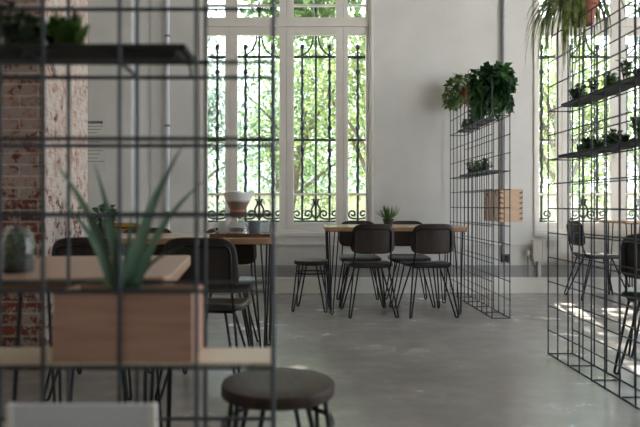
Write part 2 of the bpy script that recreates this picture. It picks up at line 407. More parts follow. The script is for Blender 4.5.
# ------------------------------------------------------------------ windows
def window(idx, x0, x1, label):
    t = thing('window_%d' % idx, label, 'window', (x0, YW, 0)); t['kind'] = 'structure'
    W = x1-x0; ya, yb = .035, .11
    fr = MB()
    Z = WZ0; T0, T1 = 3.0, 3.09       # transom bar
    e = .018
    fr.box(0, 0.0, Z, e, yb, WZ1); fr.box(W-e, 0.0, Z, W, yb, WZ1)
    fr.box(0, .01, Z, W, yb, Z+.04); fr.box(0, .01, WZ1-.05, W, yb, WZ1); fr.box(e, .02, T0, W-e, yb, T1)
    # surround projecting onto the wall
    fr.box(-.03, -.02, Z-.03, W+.03, 0, Z+.012); fr.box(-.03, -.02, Z, 0, 0, WZ1+.03); fr.box(W, -.02, Z, W+.03, 0, WZ1+.03)
    fr.build('frame', 'frame', t, smooth=False, bevel=.003)
    cw = [.29, .645, .645, .29]; s = sum(cw); cw = [c*(W-2*e)/s for c in cw]
    x = e; fr2 = MB()
    for i, c in enumerate(cw):
        a = MB(); b = c
        st = .055 if c < .4 else .082
        sl = .03 if (i == 0) else st
        sr = .03 if (i == 3) else st
        z0, z1 = Z+.04, T0
        g = .002
        if i: fr2.box(x-.02, .088, Z+.03, x+.02, yb-.002, WZ1-.04)
        a.box(x+g, ya, z0+g, x+sl, yb-.02, z1-g); a.box(x+c-sr, ya, z0+g, x+c-g, yb-.02, z1-g)
        a.box(x+sl, ya, z0+g, x+c-sr, yb-.02, z0+.085); a.box(x+sl, ya, z1-.09, x+c-sr, yb-.02, z1-g)
        a.box(x+sl, ya+.012, 1.095, x+c-sr, yb-.03, 1.118)
        ca = a.build('casement', 'frame', t, smooth=False, bevel=.003)
        MB().box(x+sl-.005, ya+.03, z0+.08, x+c-sr+.005, ya+.034, z1-.085).build('pane', 'glass', ca, smooth=False)
        if i in (1, 2):
            hx = x+c-sr/2 if i == 1 else x+sr/2
            h = MB().box(hx-.006, ya-.012, 1.52, hx+.006, ya, 1.62)
            if i == 1: h.tube([(hx, ya-.012, 1.57), (hx, ya-.035, 1.57), (hx+.0, ya-.035, 1.50)], .006)
            h.build('latch', 'frame', ca)
        # transom light
        b2 = MB()
        b2.box(x+g, ya, T1+g, x+sl, yb-.02, WZ1-.05); b2.box(x+c-sr, ya, T1+g, x+c-g, yb-.02, WZ1-.05)
        b2.box(x+sl, ya, T1+g, x+c-sr, yb-.02, T1+.02); b2.box(x+sl, ya, WZ1-.07, x+c-sr, yb-.02, WZ1-.05)
        b2.box(x+sl, ya+.012, 3.235, x+c-sr, yb-.03, 3.262)
        tl = b2.build('transom_light', 'frame', t, smooth=False, bevel=.003)
        MB().box(x+sl-.005, ya+.03, T1+.015, x+c-sr+.005, ya+.034, WZ1-.06).build('pane', 'glass', tl, smooth=False)
        x += c
    fr2.build('mullion', 'frame', t, smooth=False)
    return t
window(1, *W1, 'tall white casement window left of centre, seen behind the coffee maker')
window(2, *W2, 'tall white casement window at the right, seen through the wire screen')

def scroll(cx, cz, r, a0, turns, sgn, y, n=22):
    pts = []
    for i in range(n+1):
        u = i/n; a = a0 + sgn*turns*2*math.pi*u; q = r*(1-.8*u)
        pts.append((cx+q*math.cos(a), y, cz+q*math.sin(a)))
    return pts
def grille(x0, x1, label):
    t = thing('window_grille', label, 'window grille', (x0, YW+.215, 0), 0, 'wrought iron window grilles')
    W = x1-x0
    pm = lambda px: (px-306)/86.3 + 1.165
    zz = lambda y: .98+(205.5-y)/86.3
    for z in (zz(57), zz(140), zz(221.5)):
        MB().box(-.0, -.009, z-.013, W, .009, z+.013).build('rail', 'iron', t, smooth=False)
    def bar(px, top, twist):
        x = pm(px); b = MB()
        z0 = zz(225)
        if twist:
            b.tube([(x,0,z0),(x,0,top)], .014, 6)
            k = 0
            for zc in [zz(y) for y in range(84, 200, 2)]:
                a = k*.9; k += 1
                b.ball((x+.006*math.cos(a), .006*math.sin(a), zc), .0175, 4, (1,1,1.2))
            for zc in (top, zz(72), zz(150), zz(128)): b.ball((x,0,zc), .028, 6, (1,1,1.2))
        else:
            b.tube([(x,0,z0),(x,0,top)], .014, 6)
        b.build('bar', 'iron', t)
    for c in (259.2, 315.8):
        for d in (-13.7, 13.7): bar(c+d, zz(47), True)
        bar(c, zz(6), False)
        x = pm(c)
        MB().lathe([(.004,-.09),(.012,-.06),(.03,-.02),(.022,.01),(.004,.10)], (x,0,zz(8)), 8).build('spearhead', 'iron', t)
        for s in (-1, 1):
            # arch from rail up to centre
            pts = []
            for i in range(13):
                a = math.pi/2*i/12
                pts.append((x+s*(.235-.205*math.sin(a))*1.0, 0, zz(57)+.24*(1-math.cos(a))))
            MB().tube(pts, .011, 6).build('arch', 'iron', t)
            # lyre scroll at base
            bx = pm(c+s*13.7)
            MB().tube([(bx-s*.01,0,zz(219))]+scroll(bx-s*.065, zz(214), .055, R(270), 1.25, s*-1, 0), .0115, 6).build('scroll', 'iron', t)
            MB().tube([(bx+s*.01,0,zz(219))]+scroll(bx+s*.06, zz(214), .05, R(270), 1.25, s, 0), .0115, 6).build('scroll', 'iron', t)
            MB().tube([(x,0,zz(219)),(x+s*.045,0,zz(214)),(x+s*.05,0,zz(209)),(x+s*.02,0,zz(204)),(x+s*.028,0,zz(199)),(x+s*.05,0,zz(200))], .0115, 6).build('scroll', 'iron', t)
    for c in (217.3, 357.7):
        bar(c, zz(47), True); x = pm(c)
        for s in (-1, 1):
            MB().tube([(x+s*.01,0,zz(219))]+scroll(x+s*.06, zz(214), .052, R(270), 1.25, s, 0), .0115, 6).build('scroll', 'iron', t)
            pts = [(x+s*(.20*math.sin(math.pi/2*i/8)), 0, zz(57)-.015+.09*(1-math.cos(math.pi/2*i/8))) for i in range(9)]
            MB().tube(pts, .010, 6).build('arch', 'iron', t)
    return t
grille(*W1, 'black wrought iron scroll grille outside the left window')
grille(*W2, 'black wrought iron scroll grille outside the right window')

# ------------------------------------------------------------------ wall fittings
def pipe(name, x, y, r, z0, z1, mat, label, cat, clamps):
    t = thing(name, label, cat, (x, y, z0))
    MB().tube([(0,0,0),(0,0,z1-z0)], r, 12).build('pipe', mat, t)
    for z in clamps:
        MB().lathe([(r+.004,-.012),(r+.006,-.008),(r+.006,.008),(r+.004,.012)], (0,0,z-z0), 12).box(-.005, 0, z-z0-.006, .005, YW-y-.002, z-z0+.006).build('clamp', 'conduit', t)
    return t
pipe('heating_pipe', -1.545, YW-.06, .026, .19, ZC, 'pipe', 'white vertical pipe with clamps on the wall left of the window', 'pipe', (1.87, 2.87, .9, 3.8))
pipe('conduit_pipe', 2.205, YW-.03, .017, .42, ZC, 'conduit', 'thin grey conduit pipe running down the wall behind the wire screen', 'pipe', (2.5, 3.1, 1.5, .8, 3.9))
sk = thing('power_socket', 'dark grey power socket box low on the back wall', 'socket', (2.235, YW, .39))
MB().box(-.045, -.05, -.045, .045, -.001, .045).build('box', 'socket', sk, smooth=False, bevel=.006)
MB().box(-.03, -.058, -.032, .03, -.05, .03).build('cover', 'black', sk, smooth=False, bevel=.003)
rd = thing('radiator', 'white panel radiator under the right window', 'radiator', (2.52, YW-.004, 0))
rp = MB().box(0, -.11, .36, 1.6, -.085, .60)
for i in range(40): rp.box(.02+i*.0395, -.118, .38, .04+i*.0395, -.11, .585)
rp.build('panel', 'trimw', rd, smooth=False)
MB().box(0, -.085, .37, 1.6, -.03, .595).build('convector', 'lowwall', rd, smooth=False)
for x in (.06, 1.5): MB().box(x, -.03, .19, x+.03, 0, .56).box(x, -.09, .19, x+.03, -.03, .37).build('bracket', 'lowwall', rd, smooth=False)
MB().tube([(0,-.07,.42),(-.05,-.07,.42),(-.05,-.07,.19)], .009).build('feed_pipe', 'conduit', rd)
MB().lathe([(.016,0),(.022,.01),(.022,.05),(.016,.06)], (0,0,0), 12).build('valve', 'white', rd).location = (-.05,-.07,.42)
po = thing('wall_notice', 'pale paper notice with small dark text on the grey projecting wall', 'notice', (-2.37, 6.93, 0))
MB().box(-.10, -.003, 1.36, .215, 0, 1.95).build('sheet', 'wall', po, smooth=False)
hd = MB(); x = -.06
for i in range(10):
    w = random.uniform(.014, .024); hd.box(x, -.005, 1.865+random.uniform(-.003,.003), x+w, -.003, 1.895); x += w+.006
hd.build('heading_text', 'ink', po, smooth=False)
bd = MB()
for k, z in enumerate((1.835, 1.80, 1.765, 1.70, 1.665, 1.62, 1.57, 1.535, 1.49, 1.455)):
    x = -.06
    while x < .165 - (k % 3)*.03:
        w = random.uniform(.012, .035); bd.box(x, -.0045, z, x+w, -.003, z+.006); x += w+.007
bd.build('body_text', 'ink', po, smooth=False)

# ------------------------------------------------------------------ wire screens
P = .16
def trellis(label, x0, y0, axis, n, rung_levels, rung_every=2, gap=.16, rw=.0032, far_shift=0, wm='wire'):
    """two welded mesh panels joined by rungs; axis 'x' runs to the left, 'y' runs towards / away"""
    t = thing('wire_screen', label, 'wire screen', (x0, y0, 0), 0, 'welded wire mesh screens')
    H = 13*P
    def pos(u, k, z):     # u along, k = 0 / 1 panel
        if axis == 'x': return (-u + far_shift*k, k*gap, z)
        return (k*gap, u, z)
    for k in (0, 1):
        m = MB()
        for i in range(n+1): m.tube([pos(i*P, k, .002), pos(i*P, k, H)], rw, 6)
        for j in range(14):
            z = max(j*P, .004)
            a, b = Vector(pos(0, k, z)), Vector(pos(n*P, k, z))
            off = Vector((0, rw, 0)) if axis == 'x' else Vector((rw, 0, 0))
            m.tube([a+off, b+off], rw, 6)
        m.build('mesh_panel', wm, t)
    for j in rung_levels:
        for i in range(0, n+1, rung_every):
            z = max(j*P, .004)
            MB().tube([pos(i*P, 0, z), pos(i*P, 1, z)], rw*.9, 6).build('rung', wm, t)
    return t
trellis('nearest wire mesh screen at left, holding the aloe planter', -.069, 1.336, 'x', 11, (0, 4, 8), 2, far_shift=-.006, rw=.0046, wm='wiren')
tm = trellis('farthest wire mesh screen, beside the window table, with trailing ivy on top', 1.61, 5.54, 'y', 10, (0, 8, 11), 2, gap=.155, rw=.0043)
tr = trellis('right wire mesh screen with spider plant and two dark shelves', 1.597, 4.22-12*P, 'y', 12, (0, 8, 10), 2, rw=.0043)

def plank(x0, y0, z0, x1, y1, z1, mat, label, group=None):
    c = ((x0+x1)/2, (y0+y1)/2, z0)
    o = MB().box(x0-c[0], y0-c[1], 0, x1-c[0], y1-c[1], z1-z0).build('shelf_plank', mat, None, smooth=False, bevel=.002)
    o.location = c
    return tag(o, label, 'shelf', 'shelf planks resting in the wire screens')
L4, L8, L10, L11 = 4*P+.0035, 8*P+.0035, 10*P+.0035, 11*P+.0035
plank(-1.75, 1.346, L4, -.072, 1.492, L4+.006, 'pale', 'pale pine shelf under the aloe planter')
up = plank(-1.75, 1.346, 1.307, -.254, 1.492, 1.321, 'dplank', 'dark shelf at the upper left above the aloe')
for x in (-.11, -.43, -.75, -1.07, -1.39):     # wire hooks that hang the shelf on the mesh
    hx = x - .16 - up.location.x
    MB().tube([(hx, -.083, -.028), (hx, -.083, -.012), (hx, -.071, -.002), (hx, .071, -.002), (hx, .083, -.012), (hx, .083, -.028)], .003, 6).build('hook', 'wire', up)
plank(1.617, 2.35, L10, 1.742, 4.06, L10+.02, 'dplank', 'upper dark shelf of the right wire screen')
plank(1.617, 2.35, L8, 1.742, 4.10, L8+.02, 'dplank', 'lower dark shelf of the right wire screen')
plank(1.628, 5.90, L11, 1.75, 6.86, L11+.02, 'gplank', 'grey shelf under the ivy in the farthest wire screen')
plank(1.628, 5.83, L8, 1.75, 6.78, L8+.02, 'gplank', 'lower grey shelf in the farthest wire screen')

# ------------------------------------------------------------------ chairs, stools, tables
def hairpin(mb, t1, t2, foot, r, ur=.014, n=8):
    """one bent rod: down from t1, round the foot, up to t2"""
    t1, t2, f = Vector(t1), Vector(t2), Vector(foot)
    d = (t2-t1); d.z = 0; d = d.normalized() if d.length > 1e-6 else Vector((1,0,0))
    c = f + Vector((0,0,ur+r))
    pts = [t1]
    for i in range(n+1):
        a = math.pi + math.pi*i/n
        pts.append(c + d*math.cos(a)*ur + Vector((0,0,math.sin(a)*ur)))
    pts.append(t2)
    return mb.tube(pts, r, 7)

def make_chair(loc, rz, label, group, shell='chair', seatm='seat'):
    t = thing('dining_chair', label, 'chair', loc, rz, group)
    zs = .454
    def warp(x, y, z):
        dz = -.02*max(0, (y-.12)/.08)**2 if y > .12 else 0
        dz += .018*max(0, (-y-.1)/.1)**2 if y < -.1 else 0
        return (x, y, z+dz+zs - .006*(1-(x/.2)**2))
    MB().slab(.205, .205, .032, 5, 44, .008, warp).build('seat', seatm, t)
    def warpb(x, y, z):   # slab x -> x, y -> height, z -> thickness (front +)
        Yb = -.225 + z - .03*(1-(x/.2)**2) - (y)*math.tan(R(9))
        x2 = x*(1+.06*(-y/.135))
        return (x2, Yb, .69+y)
    b = MB().slab(.192, .132, .014, 4.5, 48, .005, warpb)
    bk = b.build('backrest', shell, t)
    r = .0074
    def yb(x, z): return -.225 - .03*(1-(x/.2)**2) - (z-.69)*math.tan(R(9)) - .007 - r
    fr = [(-.155,-.12,.436), (-.16,-.165,.438), (-.165,-.20,.47)]
    for z in (.56, .66, .74): fr.append((-.158, yb(-.158, z), z))
    fr += [(-.15, yb(-.15,.765), .765), (-.135, yb(-.135,.775), .775)]
    for x in (-.07, 0, .07): fr.append((x, yb(x, .777), .777))
    fr += [(-p[0], p[1], p[2]) for p in reversed(fr[:8])]
    MB().tube(fr, r, 7).build('back_frame', 'black', t)
    MB().tube([(-.155,-.15,.434),(.155,-.15,.434),(.155,.15,.434),(-.155,.15,.434)], r, 7, closed=True).build('seat_frame', 'black', t)
    for sx in (-1, 1):
        for sy in (-1, 1):
            hairpin(MB(), (sx*.155, sy*.15, .436), (sx*.10, sy*.10, .436), (sx*.205, sy*.255, 0), r).build('leg', 'black', t)
    for sx in (-1, 1):
        MB().ball((sx*.158, yb(.158,.60)-.004, .60), .009, 5).build('screw', 'black', bk)
    return t

GA, GB = 'dark chairs around the window table', 'dark chairs around the coffee table top'
ch = make_chair((.563, 5.80, 0), R(5), 'dark walnut chair at the window table, near side, nearer the stool', GA)
dup(ch, (1.082, 5.80, 0), R(6), 'dark walnut chair at the window table, near side, beside the wire screen', GA)
dup(ch, (.535, 6.37, 0), R(180), 'dark chair behind the window table, left one, mostly hidden by the near chair', GA)
dup(ch, (1.03, 6.40, 0), R(178), 'dark chair behind the window table, right one, under the small potted plant', GA)
GB = 'dark chairs around the table with the coffee maker'
dup(ch, (-.515, 3.44, 0), R(-4), 'dark chair in front of the coffee maker table, seat showing beside the aloe planter', GB)
dup(ch, (-1.10, 3.46, 0), R(2), 'dark chair at the coffee maker table, by the brick pillar', GB)
dup(ch, (-.545, 4.33, 0), R(180), 'dark chair behind the coffee maker table, under the cups', GB)
dup(ch, (-1.13, 4.32, 0), R(180), 'dark chair behind the coffee maker table, in front of the mustard chair', GB)
dup(ch, (3.09, 6.78, 0), R(-90), 'dark chair seen from its side at the right window', 'dark chairs behind the right wire screen')
dup(ch, (2.11, 3.79, 0), R(-35), 'nearest dark chair cut off by the right edge of the photo', 'dark chairs behind the right wire screen')
my = make_chair((-1.67, 6.14, 0), R(0), 'mustard yellow chair standing behind the dark chairs at left', 'mustard chair', 'mustard', 'mustard')
del my['group']

def make_stool(loc, rz, label):
    t = thing('stool', label, 'stool', loc, rz, 'round hairpin stools')
    MB().lathe([(.160,.434),(.1635,.4355),(.165,.439),(.165,.463),(.1635,.467),(.160,.4685),(.08,.469),(.02,.469)], n=48).build('seat', 'stool', t, angle=25)
    r = .0072
    for sx in (-1, 1):
        for sy in (-1, 1):
            hairpin(MB(), (sx*.125, sy*.06, .436), (sx*.06, sy*.125, .436), (sx*.152, sy*.158, 0), r).build('leg', 'black', t)
    pts = [(.158*math.cos(a), .158*math.sin(a), .352) for a in (2*math.pi*i/32 for i in range(32))]
    MB().tube(pts, r, 7, closed=True).build('ring', 'black', t)
    MB().tube([(.115*math.cos(2*math.pi*i/24), .115*math.sin(2*math.pi*i/24), .430) for i in range(24)], r, 7, closed=True).build('seat_frame', 'black', t)
    return t
st = make_stool((-.081, 1.86, 0), R(12), 'nearest round dark wood stool in the foreground')
dup(st, (.052, 6.02, 0), R(-8), 'small round stool standing left of the window table')

def make_table(loc, rz, w, d, h, label, th=.04, inset=(.07,.10), group='wooden tables on hairpin legs', topm='top', edgem='edge'):
    t = thing('table', label, 'table', loc, rz, group)
    MB().slab(w/2, d/2, th-.006, 24, 64, .003, lambda x, y, z: (x, y, z+h-th/2+.003)).build('tabletop', topm, t)
    MB().slab(w/2-.001, d/2-.001, th-.008, 24, 64, .002, lambda x, y, z: (x*1.0022, y*1.003, z+h-th/2-.002)).build('edge_band', edgem, t)
    zt = h-th-.004
    for sx in (-1, 1):
        for sy in (-1, 1):
            cx, cy = sx*(w/2-inset[0]), sy*(d/2-inset[1]); fx, fy = cx+sx*.01, cy+sy*.012
            m = MB()
            hairpin(m, (cx-sx*.05, cy+sy*.045, zt), (cx+sx*.045, cy-sy*.05, zt), (fx, fy, 0), .006, .016)
            m.tube([(cx+sx*.03, cy+sy*.03, zt), (fx+sx*.004, fy+sy*.004, .03)], .006, 7)
            lg = m.build('leg', 'black', t)
            MB().box(cx-.06, cy-.06, zt, cx+.06, cy+.06, zt+.004).build('mounting_plate', 'black', lg, smooth=False)
    return t
make_table((.806, 6.07, 0), 0, 1.27, .84, .79, 'oak topped table by the window, dark chairs around it')
make_table((-.775, 4.20, 0), 0, 1.15, .72, .785, 'oak topped table carrying the coffee maker and cups')
make_table((-.69, 2.107, 0), R(5.7), .56, .77, .785, 'nearest pale table behind the aloe, carrying the glass terrarium', topm='topn', edgem='edgen', inset=(.1,.1))
make_table((3.87, 6.76, 0), 0, 1.32, .60, .825, 'oak topped table against the right window wall', th=.03, inset=(.12,.06))

# ------------------------------------------------------------------ coffee set
TZ = .7855
ty = MB().box(-.185,-.13,0,.185,.13,.010)
for b in ((-.185,-.13,.185,-.118),(-.185,.118,.185,.13),(-.185,-.118,-.173,.118),(.173,-.118,.185,.118)): ty.box(b[0],b[1],.010,b[2],b[3],.022)
o = ty.build('serving_tray', 'tray', None, smooth=False, bevel=.002); o.location = (-.405, 4.03, TZ)
tag(o, 'dark wooden serving tray under the coffee maker and cups', 'tray')
ck = thing('coffee_maker', 'glass pour over coffee maker with wooden collar and white paper filter', 'coffee maker', (-.425, 3.99, TZ+.0105))
MB().lathe([(.066,0),(.074,.006),(.074,.022),(.066,.05),(.044,.085),(.034,.105),(.034,.125),(.052,.165),(.078,.215)], n=32, cap=False).build('carafe', 'cup', ck)
MB().lathe([(.040,.110),(.044,.114),(.050,.152),(.048,.158),(.040,.156)], n=28, cap=False).build('collar', 'collar', ck)
MB().lathe([(.036,.0),(.066,.004),(.071,.014),(.069,.018),(.001,.018)], n=28).build('coffee', 'coffee', ck)
MB().lathe([(.035,.118),(.052,.168),(.070,.205),(.060,.222),(.001,.226)], n=28).build('wet_grounds', 'coffee', ck)
fl = MB(); rngf = random.Random(3); n = 40
prof = [(.072,.206),(.084,.232),(.094,.262),(.080,.270),(.05,.262),(.02,.258)]
vs = []
for i, (r_, z_) in enumerate(prof):
    for j in range(n):
        a = 2*math.pi*j/n; k = 1+.08*math.sin(3*a+.6)*(i/2 if i < 3 else 1); q = .006*math.sin(3*a+1)*(1 if i >= 2 else .3)
        vs.append((r_*k*math.cos(a), r_*k*math.sin(a), z_+q))
fs = [(i*n+j, i*n+(j+1) % n, (i+1)*n+(j+1) % n, (i+1)*n+j) for i in range(len(prof)-1) for j in range(n)] + [tuple(range((len(prof)-1)*n, len(prof)*n))]
fl.add(vs, fs).build('paper_filter', 'foam', ck)
MB().lathe([(.047,.136),(.050,.138),(.050,.142),(.047,.144)], n=24, cap=False).build('leather_tie', 'tray', ck)
def cup(loc, mat, label, handle, h=.088, r=.037):
    t = thing('cup', label, 'cup', loc, 0, 'cups on the serving tray')
    MB().lathe([(r*.82,0),(r*.9,.004),(r,h*.5),(r,h),(r-.004,h),(r-.005,h*.5),(r*.78,.008),(.001,.008)], n=28).build('body', mat, t)
    if handle:
        MB().tube([(-r+.001,0,h*.78),(-r-.018,0,h*.74),(-r-.024,0,h*.5),(-r-.016,0,h*.26),(-r+.001,0,h*.22)], .005, 7).build('handle', mat, t)
    return t
cup((-.520, 4.05, TZ+.0105), 'white', 'white cup left of the coffee maker on the tray', True)
cup((-.330, 4.06, TZ+.0105), 'greyc', 'grey cup right of the coffee maker on the tray', False)
cup((-.258, 4.02, TZ+.0105), 'cup', 'clear glass cup at the right end of the tray', False)

# ------------------------------------------------------------------ plants
def foliage(mb, rng, c, rad, n, L, W, shell=.55, droop=.3, keep=None):
    for _ in range(n):
        while True:
            p = Vector((rng.uniform(-1,1), rng.uniform(-1,1), rng.uniform(-1,1)))
            if shell < p.length < 1: break
        q = Vector((c[0]+p.x*rad[0], c[1]+p.y*rad[1], c[2]+p.z*rad[2]))
        if keep and not keep(q): continue
        d = p.normalized()*.8 + Vector((rng.uniform(-1,1), rng.uniform(-1,1), rng.uniform(-1,1)))*.7 + Vector((0,0,-droop))
        up = Vector((rng.uniform(-.6,.6), rng.uniform(-.6,.6), 1))
        k = rng.uniform(.7, 1.25)
        mb.leaf(q, d, up, L*k, W*k)
    return mb
def rosette(mb, rng, r, n, h, w=.35, wild=.2, z0=.0):
    for i in range(n):
        a = i*2.399 + rng.uniform(-wild, wild); u = i/n
        el = R(15 + 65*u + rng.uniform(-8, 8)); L = r*(1-.45*u)*rng.uniform(.85, 1.15)
        d = Vector((math.cos(a)*math.cos(el), math.sin(a)*math.cos(el), math.sin(el)*h))
        p0 = Vector((math.cos(a), math.sin(a), 0))*r*.08 + Vector((0,0,z0))
        pts = [p0 + d*L*s + Vector((0,0,.18*L*s*s)) for s in (0,.35,.7,1)]
        mb.blade(pts, L*w, L*.08, side=(-math.sin(a), math.cos(a), 0), prof=lambda s: (.55, .95, .8, .12)[min(3, int(round(s*3)))])
    return mb
def pot_prof(r, h): return [(r*.68,0),(r*.72,.003),(r*.93,h*.80),(r*1.02,h*.80),(r*1.04,h),(r*.93,h),(r*.90,h*.86),(.001,h*.86)]

# aloe in the pinkish planter
px0, px1, py0, py1, pz = -.533, -.239, 1.345, 1.490, L4+.0062
pl = thing('planter_box', 'pinkish plywood planter box with a spiky aloe, on the pale shelf', 'planter', ((px0+px1)/2, (py0+py1)/2, pz))
w, d, h, k = (px1-px0)/2, (py1-py0)/2, .146, .011
MB().box(-w,-d,0,w,-d+k,h).build('front_panel', 'planter', pl, smooth=False, bevel=.0015)
MB().box(-w,d-k,0,w,d,h).build('back_panel', 'planter', pl, smooth=False, bevel=.0015)
for s in (-1,1): MB().box(min(s*w, s*(w-k)), -d+k, 0, max(s*w, s*(w-k)), d-k, h).build('side_panel', 'planter', pl, smooth=False, bevel=.0015)
MB().box(-w+k,-d+k,0,w-k,d-k,h-.016).build('soil', 'soil', pl, smooth=False)
base = Vector((-.022, 0, h-.018))
tips = [(-.150,.0,.30,.027), (-.072,.03,.30,.025), (.140,.0,.345,.027), (.182,.02,.262,.024), (.068,.04,.245,.02), (-.125,-.03,.215,.022),
        (.145,-.02,.115,.02), (-.03,.05,.15,.02), (-.085,-.04,.03,.018), (.05,-.03,.16,.02), (.09,-.045,.02,.018), (-.05,.0,.19,.022), (.02,.02,.2,.02)]
for i, (dx, dy, dz, wd) in enumerate(tips):
    b0 = base + Vector((dx*.12, dy*.3, 0)); tp = base + Vector((dx, dy, dz))
    pts = []
    for j in range(9):
        u = j/8; q = b0.lerp(tp, u); bow = math.sin(u*math.pi)
        q += Vector((-dx*.10, 0, .06*abs(dx)+.01))*bow*(1 if dz > .1 else 1.5)
        pts.append(q)
    MB().blade(pts, wd*.9, .006, side=(dz, .25, -dx), prof=lambda u: max(.05, (1-u)**.75)*(.8+.4*min(1, u*5)) ).build('aloe_leaf', 'aloe', pl)

# small succulents -------------------------------------------------
def succulent(loc, r, label, style, mat, rng, group):
    t = thing('succulent', label, 'succulent', loc, rng.uniform(0, 6), group)
    MB().lathe([(r*.42,0),(r*.45,.004),(r*.36,.014),(.001,.016)], n=14).build('soil', 'soil', t)
    m = MB()
    if style == 'rosette': rosette(m, rng, r, 16, 1.0, .42, .2, .008)
    elif style == 'fan':
        for q in range(17):
            a = q*2.399; el = R(18+62*(q/17)); L = r*rng.uniform(.75, 1.1)
            d_ = Vector((math.cos(a)*math.cos(el), math.sin(a)*math.cos(el), math.sin(el)))
            pts = [d_*L*u_+Vector((0,0,.008+.012*u_)) for u_ in (0,.35,.7,1)]
            m.blade(pts, L*.5, L*.06, side=(-math.sin(a), math.cos(a), 0), prof=lambda u: (.4, .95, 1.0, .3)[min(3, int(round(u*3)))])
    elif style == 'tall':
        for i in range(5):
            a = i*1.3; hx, hy = math.cos(a)*r*.3, math.sin(a)*r*.3; hh = r*rng.uniform(1.2, 2.0)
            m.tube([(hx*.5,hy*.5,.006),(hx,hy,hh*.6),(hx*1.3,hy*1.3,hh)], .004, 5)
            for q in range(8):
                b = q*2.4; zz_ = hh*(.3+.7*q/7)
                m.leaf((hx*(.6+.6*q/7), hy*(.6+.6*q/7), zz_), (math.cos(b), math.sin(b), .55), (0,0,1), r*.62, r*.36)
    else:
        foliage(m, rng, (0,0,r*.72), (r*.8, r*.8, r*.72), 90, r*.45, r*.3, .5, -.1)
        m.ball((0,0,r*.66), r*.62, 8, (1,1,.92))
    m.build('leaves', mat, t)
    return t
rg = random.Random(11)
G1 = 'succulents on the upper left dark shelf'
succulent((-.535, 1.42, 1.3215), .074, 'lime green leafy succulent on the upper left dark shelf', 'fan', 'lime', rg, G1)
succulent((-.61, 1.42, 1.3215), .05, 'dark green bushy succulent at the upper left corner of the photo', 'bushy', 'succd', rg, G1)
succulent((-.66, 1.43, 1.3215), .05, 'dark succulent cut off by the left edge, on the upper left shelf', 'tall', 'succd', rg, G1)
G2 = 'succulents on the right upper shelf'
Z = L10+.0205
succulent((1.675, 3.94, Z), 0.067, 'round dark bushy succulent at the far end of the right upper shelf', 'bushy', 'succd', rg, G2)
succulent((1.68, 3.75, Z), 0.051, 'upright succulent next to the round bushy one on the right upper shelf', 'tall', 'succd', rg, G2)
succulent((1.675, 3.52, Z), 0.059, 'squat bushy succulent in the middle of the right upper shelf', 'bushy', 'succ', rg, G2)
succulent((1.68, 3.36, Z), 0.067, 'tall leafy succulent on the right upper shelf near the photo edge', 'tall', 'succ', rg, G2)
succulent((1.68, 3.22, Z), 0.063, 'spiky rosette succulent on the right upper shelf at the photo edge', 'rosette', 'succ', rg, G2)
G3 = 'succulents on the right lower shelf'
Z = L8+.0205
succulent((1.675, 3.90, Z), 0.055, 'low dark rosette at the far end of the right lower shelf', 'rosette', 'succd', rg, G3)
succulent((1.68, 3.80, Z), 0.051, 'small dark bushy succulent second from the far end of the right lower shelf', 'bushy', 'succd', rg, G3)
succulent((1.675, 3.66, Z), 0.067, 'spiky rosette in the middle of the right lower shelf', 'rosette', 'succ', rg, G3)
succulent((1.68, 3.50, Z), 0.061, 'dark leafy clump in the middle of the right lower shelf', 'bushy', 'succd', rg, G3)
succulent((1.675, 3.37, Z), 0.067, 'broad rosette beside the tall plant on the right lower shelf', 'rosette', 'succd', rg, G3)
succulent((1.68, 3.24, Z), .075, 'tallest leafy succulent on the right lower shelf at the photo edge', 'tall', 'succ', rg, G3)
G4 = 'succulents on the grey shelf under the ivy'
Z = L11+.0205
for y, r, s, m_, lb in ((6.76,.055,'bushy','succ','low green succulent at the window end of the grey shelf under the ivy'),
                        (6.62,.06,'rosette','succ','spiky green rosette second from the window end under the ivy'),
                        (6.48,.06,'bushy','succd','dark bushy succulent in the middle of the grey shelf under the ivy'),
                        (6.34,.06,'tall','succ','leggy succulent below the ivy on the upper grey shelf')):
    succulent((1.69, y, Z), r*1.18, lb, s, m_, rg, G4)
G5 = 'succulents on the lower grey shelf'
Z = L8+.0205
for y, r, s, m_, lb in ((6.62,.055,'tall','succd','leggy dark succulent at the window end of the lower grey shelf'),
                        (6.48,.06,'rosette','succd','dark rosette second from the window end on the lower grey shelf'),
                        (6.32,.06,'bushy','succ','green bushy succulent in the middle of the lower grey shelf'),
                        (6.18,.055,'rosette','succ','green rosette near the wooden crate on the lower grey shelf'),
                        (6.04,.06,'bushy','succd','dark bushy succulent at the near end of the lower grey shelf')):
    succulent((1.69, y, Z), r*1.18, lb, s, m_, rg, G5)

# ivy and herb pots on top of the farthest screen ------------------
HT = 13*P+.0075
def potted(name, label, cat, loc, r, h, potm):
    t = thing(name, label, cat, loc)
    MB().lathe(pot_prof(r, h), n=28).build('pot', potm, t)
    MB().lathe([(r*.88,h*.86),(r*.5,h*.90),(.001,h*.91)], n=20).build('soil', 'soil', t)
    return t
iv = potted('potted_ivy', 'large dark green trailing ivy on top of the farthest wire screen', 'potted plant', (1.69, 5.92, HT), .09, .13, 'dpot')
rv = random.Random(5); m = MB()
foliage(m, rv, (.0, -.06, .03), (.165, .32, .12), 480, .075, .058, .5, .45)
foliage(m, rv, (.01, -.18, -.06), (.15, .16, .19), 280, .075, .058, .4, .7)
foliage(m, rv, (-.02, .15, -.08), (.12, .14, .16), 190, .07, .055, .4, .7)
for k_ in range(16):
    a = rv.uniform(0, 6.28); x, y = .14*math.cos(a), .26*math.sin(a)-.06
    if abs(x) < .02: x = .03
    for q in range(9): m.leaf((x*(1+.02*q), y, -.02-.028*q), (rv.uniform(-1,1), rv.uniform(-1,1), -.6), (0,0,1), .06, .05)
m.build('foliage', 'ivy', iv)
